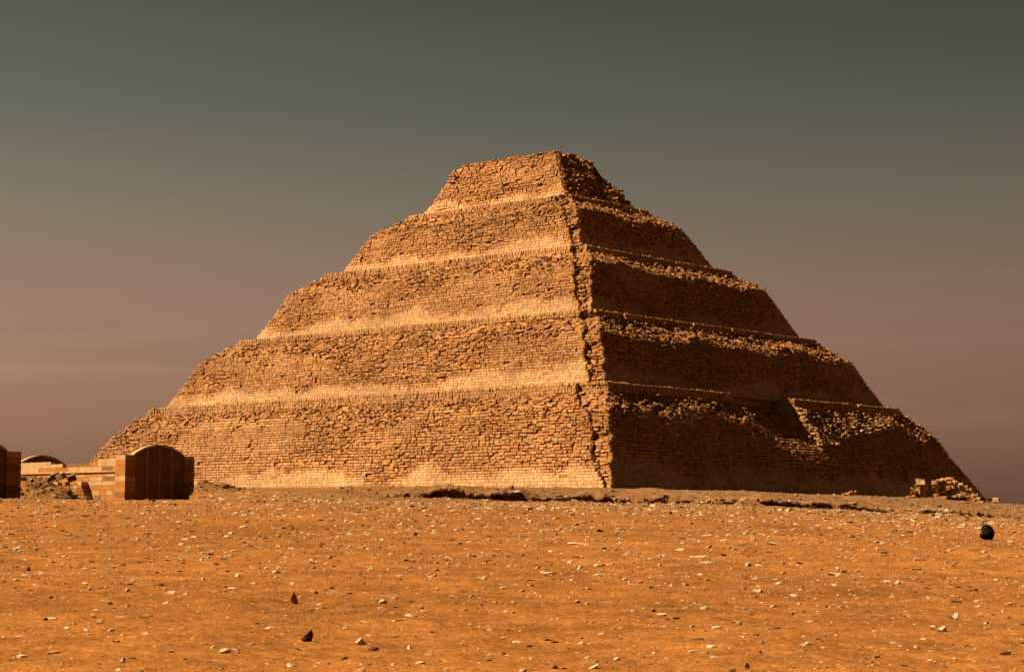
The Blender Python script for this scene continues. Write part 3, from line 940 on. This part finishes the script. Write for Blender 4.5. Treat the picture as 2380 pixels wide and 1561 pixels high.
# ------------------------------------------------------------------ stones on the sand
RV2, RF2 = rock_variants(I2, 10, 11, 10, .25, .70)
def rock_mesh(i, tone):
    return make_mesh('rock', RV2[i], None, RF2, M_ROCK, tone)
C_PALE = np.array([.31, .22, .14]); C_TAN = np.array([.205, .11, .043]); C_DARK = np.array([.046, .021, .009]); C_RED = np.array([.17, .042, .015])
RM = {}
for nm, c in (('pale', C_PALE), ('tan', C_TAN), ('dark', C_DARK), ('red', C_RED)):
    RM[nm] = [rock_mesh(i, c) for i in range(10)]
def put_rock(px, py, wpx, hpx, kind, label, group=None, cat='rock', var=None, yaw=None, tilt=.1):
    """wpx,hpx: apparent size in 2380-wide pixels; the rock sits on the ground there"""
    p, w = hit(px, py)
    up = hpx/wpx > .75
    if up: wpx *= 1.2; hpx *= 1.25
    m = wpx/FPX*w/2; h = hpx/FPX*w/2
    o = link('rock', RM[kind][rng.integers(10) if var is None else var], None, label, cat, group)
    dr = m*rng.uniform(.7, 1.0)
    o.scale = (m, dr, h)
    o.rotation_euler = (rng.normal(0, tilt), rng.normal(0, tilt), (YAW-math.pi/2+rng.normal(0, .3)) if yaw is None else yaw)
    o.location = (p[0], p[1], p[2]+h*(.72 if up else .42))
    return o
K = 2380/3840.
# (zoomed source x, y, width, height, kind, label)
SPEC = [
 (1356, 2404, 62, 30, 'pale', 'large lumpy pale rock, biggest of the stones in the lower middle'),
 (1160, 2388, 50, 40, 'dark', 'black upright stone slab left of the large lumpy pale rock'),
 (1104, 2247, 34, 36, 'tan', 'upright stone with bright left edge and dark right side, above the black slab'),
 (1440, 2253, 38, 22, 'pale', 'smooth rounded pale stone right of the upright two-toned stone'),
 (1186, 2219, 22, 14, 'dark', 'small dark cube-like stone just above right of the upright stone'),
 (848, 2446, 48, 22, 'pale', 'pale wedge stone with dark right end near the lower left'),
 (480, 2210, 32, 16, 'pale', 'blocky pale stone with dark shaded end on the left sand'),
 (61, 2054, 28, 16, 'pale', 'bright rounded stone near the left edge below the dark chapel'),
 (107, 2134, 20, 16, 'dark', 'small dark brown triangular stone near the left edge'),
 (334, 2204, 20, 20, 'tan', 'pointed tan stone standing left of the blocky pale one'),
 (405, 2258, 28, 22, 'tan', 'brown humped stone below the pointed tan stone'),
 (438, 2403, 36, 16, 'tan', 'flat brown topped stone in the lower left sand'),
 (462, 2482, 24, 18, 'pale', 'knobbly pale stone near the bottom edge, lower left'),
 (702, 2223, 44, 12, 'pale', 'wide flat bright chip on the left part of the slope'),
 (208, 2445, 60, 14, 'tan', 'broad low slab beside small dark stones, bottom left corner area'),
 (2166, 2038, 120, 9, 'pale', 'very long thin pale slab lying flat in the middle distance'),
 (2362, 2069, 46, 14, 'pale', 'pointed pale slab right of the long thin slab'),
 (2139, 2102, 30, 16, 'pale', 'round bright stone below the long thin slab'),
 (2178, 2130, 18, 14, 'pale', 'small white stone just right below the round bright stone'),
 (2624, 2082, 50, 14, 'pale', 'pale flat slab above a wider broken slab, right of centre'),
 (2655, 2103, 78, 16, 'pale', 'wide broken pale slab right of centre'),
 (2712, 2078, 28, 16, 'dark', 'dark peaked stone right of the wide broken slab'),
 (2848, 2118, 46, 14, 'pale', 'pale arrow-like slab near the right middle of the slope'),
 (2452, 2287, 28, 16, 'red', 'small reddish brown stone with a dark right side'),
 (2476, 2300, 46, 12, 'pale', 'flat pale stone under the small reddish stone'),
 (2762, 2331, 36, 14, 'pale', 'smooth oval pale stone low on the right half'),
 (2857, 2449, 24, 14, 'pale', 'small blocky pale stone above the bottom edge, right of centre'),
 (3132, 2149, 56, 14, 'pale', 'pale slab with a small upright chip behind it'),
 (3142, 2136, 16, 18, 'pale', 'small upright pale chip standing behind a flat slab'),
 (3316, 2067, 28, 16, 'dark', 'slanting dark flake beside a small white stone, right half'),
 (3292, 2057, 24, 10, 'pale', 'small white stone beside the slanting dark flake'),
 (3368, 2182, 30, 18, 'pale', 'rounded pale stone above a small flat chip on the right'),
 (3584, 2313, 26, 26, 'pale', 'bright upright shard-like stone near the right side'),
 (3538, 2356, 46, 26, 'pale', 'slanting pale triangular shard low on the right'),
 (3764, 2447, 44, 18, 'dark', 'flat black stone near the bottom right corner'),
 (2896, 2035, 44, 12, 'pale', 'flat white slab near the crest, right of centre'),
 (3248, 1955, 26, 10, 'pale', 'small bright slab just below the bank on the right'),
 (3394, 2490, 30, 14, 'pale', 'pale oval stone close to the bottom edge on the right'),
 (2316, 2474, 30, 18, 'pale', 'pale stone with dark right side near the bottom edge, centre right'),
 (2224, 2495, 44, 16, 'pale', 'broad pale stone at the bottom edge, centre right'),
 (1964, 2513, 40, 20, 'pale', 'cream stone cut by the bottom edge, just right of centre'),
 (1350, 2510, 54, 24, 'tan', 'dull brown stone cut by the bottom edge, left of centre'),
 (2802, 2498, 26, 18, 'pale', 'pale stone at the bottom edge beside a grey lump'),
 (1628, 2366, 30, 16, 'tan', 'streaked tan stone right of the large lumpy rock'),
 (1577, 2275, 24, 16, 'tan', 'stone pale on the left and dark on the right, middle of the slope'),
 (1778, 2083, 36, 8, 'dark', 'low dark stone in the middle distance above the smooth rounded stone'),
 (190, 2240, 24, 12, 'dark', 'dark lens-shaped stone on the far left slope'),
 (792, 2077, 26, 10, 'dark', 'black flat stone below the pyramid left half'),
 (3555, 1907, 36, 22, 'pale', 'rounded pale boulder on the bank below the ruin'),
 (3420, 1890, 16, 10, 'pale', 'small pale boulder on the bank below the ruin pillar'),
 (3525, 1897, 26, 9, 'dark', 'dark flat stone on the bank left of the rounded boulder'),
]
for x_, y_, w_, h_, kd, lb in SPEC:
    put_rock(x_*K, (y_+h_*.4)*K, w_*K, h_*K*1.15, kd, lb, tilt=.02 if h_/w_ < .36 else .12)
# leaning blocks against the long wall on the rubble heap
for x_, y_, w_, h_, lb in ((193, 1795, 24, 13, 'dark tilted block lying against the pale wall, leftmost of three'), (212, 1798, 17, 14, 'cream tilted block against the pale wall, middle of three'), (257, 1801, 18, 15, 'brown leaning block against the pale wall, rightmost of three')):
    me = block_mesh('block', .8, .6, .55, CREAM if 'cream' in lb else DUN*.8, M_CHAPEL, .03)
    o = link('fallen_block', me, None, lb, 'stone block'); p = at_h(x_*K, (y_+8)*K, 176.); p[2] = max(p[2], 0*p[2]+p[2])
    o.location = tuple(p); o.rotation_euler = (.35, .25, rng.uniform(-1.2, -.4))

# scattered stones: the largest as objects of their own
sizes = []
n_ind = 250
ws_ = rng.uniform(19, 160, 4600)
us_ = rng.uniform(-.275, .275, len(ws_))*ws_
par_ = .022*(ws_/24)**.45*(1+rng.pareto(2.3, len(ws_)))
par_ = np.minimum(par_*.85, .028+.0017*ws_)
app = par_/ws_
order = np.argsort(-app)
gzv = ground_uw(us_, ws_)
xy = CAM[:2]+ws_[:, None]*Fh+us_[:, None]*Rh
colname = ('at the far left', 'left, below the columned chapel', 'below the left half of the pyramid', 'left of centre', 'below the lit pyramid corner', 'right of centre', 'below the shaded pyramid face', 'at the far right, below the ruin')
rowname = ((1495, 'at the bottom'), (1400, 'low on the sand'), (1320, 'half way up the sand'), (1250, 'on the upper sand'), (0, 'near the crest'))
cells = {}
for i in order[:700]:
    P_ = np.array([xy[i, 0], xy[i, 1], gzv[i]])
    px_, py_, _ = proj(P_)
    if not (8 < px_ < 2372 and py_ < 1556): continue
    r_ = rng.random(); kd = 'pale' if r_ < .64 else ('tan' if r_ < .87 else 'dark')
    shp = 'flat' if rng.random() < .6 else 'chunky'
    row = next(n_ for y_, n_ in rowname if py_ >= y_)
    cells.setdefault((shp, kd, row, colname[int(px_/2380*8)]), []).append((i, px_))
used = set(); done = 0
SZ = {1: ('',), 2: ('larger ', 'smaller '), 3: ('largest ', 'middle-sized ', 'smallest ')}
for (shp, kd, row, cn), lst in sorted(cells.items(), key=lambda q: -app[q[1][0][0]]):
    lst = lst[:3]
    if done+len(lst) > n_ind: break
    for (i, _), sz in zip(lst, SZ[len(lst)]):
        lb = sz+shp+' '+kd+' stone '+row+', '+cn
        s = par_[i]*(1, .93, .85)[SZ[len(lst)].index(sz)]
        hz = rng.uniform(.2, .34) if shp == 'flat' else rng.uniform(.5, .8)
        o = link('rock', RM[kd][rng.integers(10)], None, lb, 'rock', 'loose stones scattered on the sand slope')
        o.scale = (s*rng.uniform(1, 1.7), s*rng.uniform(.7, 1.1), s*hz)
        o.rotation_euler = (rng.normal(0, .15), rng.normal(0, .15), rng.uniform(0, 6.28))
        o.location = (xy[i, 0], xy[i, 1], gzv[i]+s*hz*.12)
        used.add(int(i)); done += 1
def pebble_tones(n, pf=.5):
    r = rng.random(n)[:, None]
    c = np.where(r < pf, C_PALE, np.where(r < .90, C_TAN*.95, C_DARK*1.6))
    return c*rng.uniform(.8, 1.1, (n, 1))
rest = np.array([i for i in order if int(i) not in used])
n3 = 66000
w3 = rng.uniform(17, 178, n3); u3 = rng.uniform(-.285, .285, n3)*w3
s3 = .0085*(w3/24)**.75*(1+rng.pareto(2.2, n3)); s3 = np.minimum(s3, .03+.0014*w3)
# denser drifts
keep = rng.random(n3) < .25+1.1*fbm(u3/4, w3/4, 0, 88, 3)**1.2
w3, u3, s3 = w3[keep], u3[keep], s3[keep]
PW = np.concatenate([ws_[rest], w3]); PU = np.concatenate([us_[rest], u3]); PS = np.concatenate([par_[rest], s3])
PZ = ground_uw(PU, PW)
PP = np.c_[CAM[:2]+PW[:, None]*Fh+PU[:, None]*Rh, PZ+PS*.04]
v_, t_, c_ = rock_cloud(PP, PS, pebble_tones(len(PS), .42), flat=(.25, .6))
link('pebbles', make_mesh('pebbles', v_, None, t_, M_ROCK, c_), None, kind='stuff', label='small pebbles and stone chips strewn over the whole sand slope', cat='pebbles')
# grit on bank and plateau
nb = 16000
wb = rng.uniform(174, 245, nb); ub = rng.uniform(-.09, .285, nb)*wb
sb = .035*(1+rng.pareto(2.6, nb)); sb = np.minimum(sb, .34)
Pb = np.c_[CAM[:2]+wb[:, None]*Fh+ub[:, None]*Rh, ground_uw(ub, wb)+sb*.1]
ne = 2600
ue = rng.uniform(-12, 48, ne); we = bank_edge(ue)+rng.normal(-.3, .9, ne)
se = np.minimum(.06*(1+rng.pareto(2.2, ne)), .4)
Pe = np.c_[CAM[:2]+we[:, None]*Fh+ue[:, None]*Rh, ground_uw(ue, we)+se*.15]
Pb = np.vstack([Pb, Pe]); sb = np.concatenate([sb, se]); nb = len(sb)
v_, t_, c_ = rock_cloud(Pb, sb, pebble_tones(nb, .12)*.8, flat=(.35, .7))
link('bank_rubble', make_mesh('bank_rubble', v_, None, t_, M_ROCK, c_), None, kind='stuff', label='gravel and broken stone on the eroded bank before the pyramid', cat='rubble')
nb = 2600
ub = rng.normal((110-CX)/FPX*170, 4.2, nb); wb = rng.normal(170, 5.5, nb)
ub[-500:] = rng.normal((482-CX)/FPX*183, 1.8, 500); wb[-500:] = rng.normal(183, 3.5, 500)
sb = np.minimum(.05*(1+rng.pareto(2.0, nb)), .5)
Pb = np.c_[CAM[:2]+wb[:, None]*Fh+ub[:, None]*Rh, ground_uw(ub, wb)+sb*.15]
v_, t_, c_ = rock_cloud(Pb, sb, pebble_tones(nb, .08)*.6, flat=(.4, .8))
link('heap_rubble', make_mesh('heap_rubble', v_, None, t_, M_ROCK, c_), None, kind='stuff', label='dark loose rubble heaped between the two left chapels', cat='rubble')

# ------------------------------------------------------------------ black plastic bag
def build_bag():
    p, w = hit(2296, 1255)
    s = 17.5/FPX*w
    root = link('plastic_bag', None, label='crumpled black plastic bag on the sand near the right edge', cat='bag')
    root.location = (p[0], p[1], p[2]+s*1.02)
    m = bpy.data.materials.new('black_plastic'); m.use_nodes = True
    d = m.node_tree.nodes['Principled BSDF']; d.inputs['Base Color'].default_value = (.005, .004, .003, 1); d.inputs['Roughness'].default_value = .7
    d.inputs['Specular IOR Level'].default_value = .03
    v, f = ico(4)
    # camera-facing frame: X right, Y away, Z up
    n = v.copy()
    r = 1+.34*(fbm(n[:, 0]*2.2+5, n[:, 1]*2.2+5, n[:, 2]*2.2+5, 201, 3)-.5)+.12*np.abs(fbm(n[:, 0]*5+9, n[:, 1]*5+9, n[:, 2]*5, 203, 3)-.5)
    q = n*r[:, None]
    q[:, 0] *= .90; q[:, 1] *= .7; q[:, 2] *= 1.08
    q[:, 0] += .12*(q[:, 2])**2*-1*(q[:, 2] > 0)
    # hollow bite on the left flank, lobe underneath
    dd = np.sqrt((q[:, 0]+1.05)**2+((q[:, 2]-.12)*1.2)**2+(q[:, 1]*.35)**2)
    pu = np.maximum(0, .40-dd)
    dirx = np.stack([q[:, 0]+1.02, q[:, 1]*0, q[:, 2]-.18], -1); dirx /= np.linalg.norm(dirx, axis=1)[:, None]+1e-6
    q += dirx*pu[:, None]
    q[:, 0] += np.where(q[:, 0] < -.2, -.16, 0)*sstep(q[:, 2], .05, -.25)*sstep(q[:, 2], -1.0, -.5)
    q[:, 2] = np.maximum(q[:, 2], -.93)
    X = q[:, 0][:, None]*Rt+q[:, 1][:, None]*np.array([Fh[0], Fh[1], 0])+q[:, 2][:, None]*np.array([0, 0, 1.])
    link('bag_body', make_mesh('bag_body', X*s, None, f, m, None, smooth=True), root)
    pts = [(-.30, 0, .95), (-.42, 0, 1.08), (-.55, 0, 1.2), (-.68, .0, 1.42), (-.74, 0, 1.5)]
    V_, Q_ = [], []
    for i, (a, b, c) in enumerate(pts):
        rr = .07*(1-i/6)
        for kk in range(6):
            an = kk*math.pi/3
            pt = np.array([a+math.cos(an)*rr, b+math.sin(an)*rr, c+math.cos(an)*rr*.5])
            V_.append((pt[0]*Rt+pt[1]*np.array([Fh[0], Fh[1], 0])+pt[2]*np.array([0, 0, 1.]))*s)
    for i in range(len(pts)-1):
        for kk in range(6):
            Q_.append((i*6+kk, i*6+(kk+1) % 6, (i+1)*6+(kk+1) % 6, (i+1)*6+kk))
    link('handle', make_mesh('handle', np.array(V_), Q_, None, m), root)
build_bag()
print('stones', len(STN['hw']), 'rub', len(RUB['s']), 'bay', BAY0, BAY1)
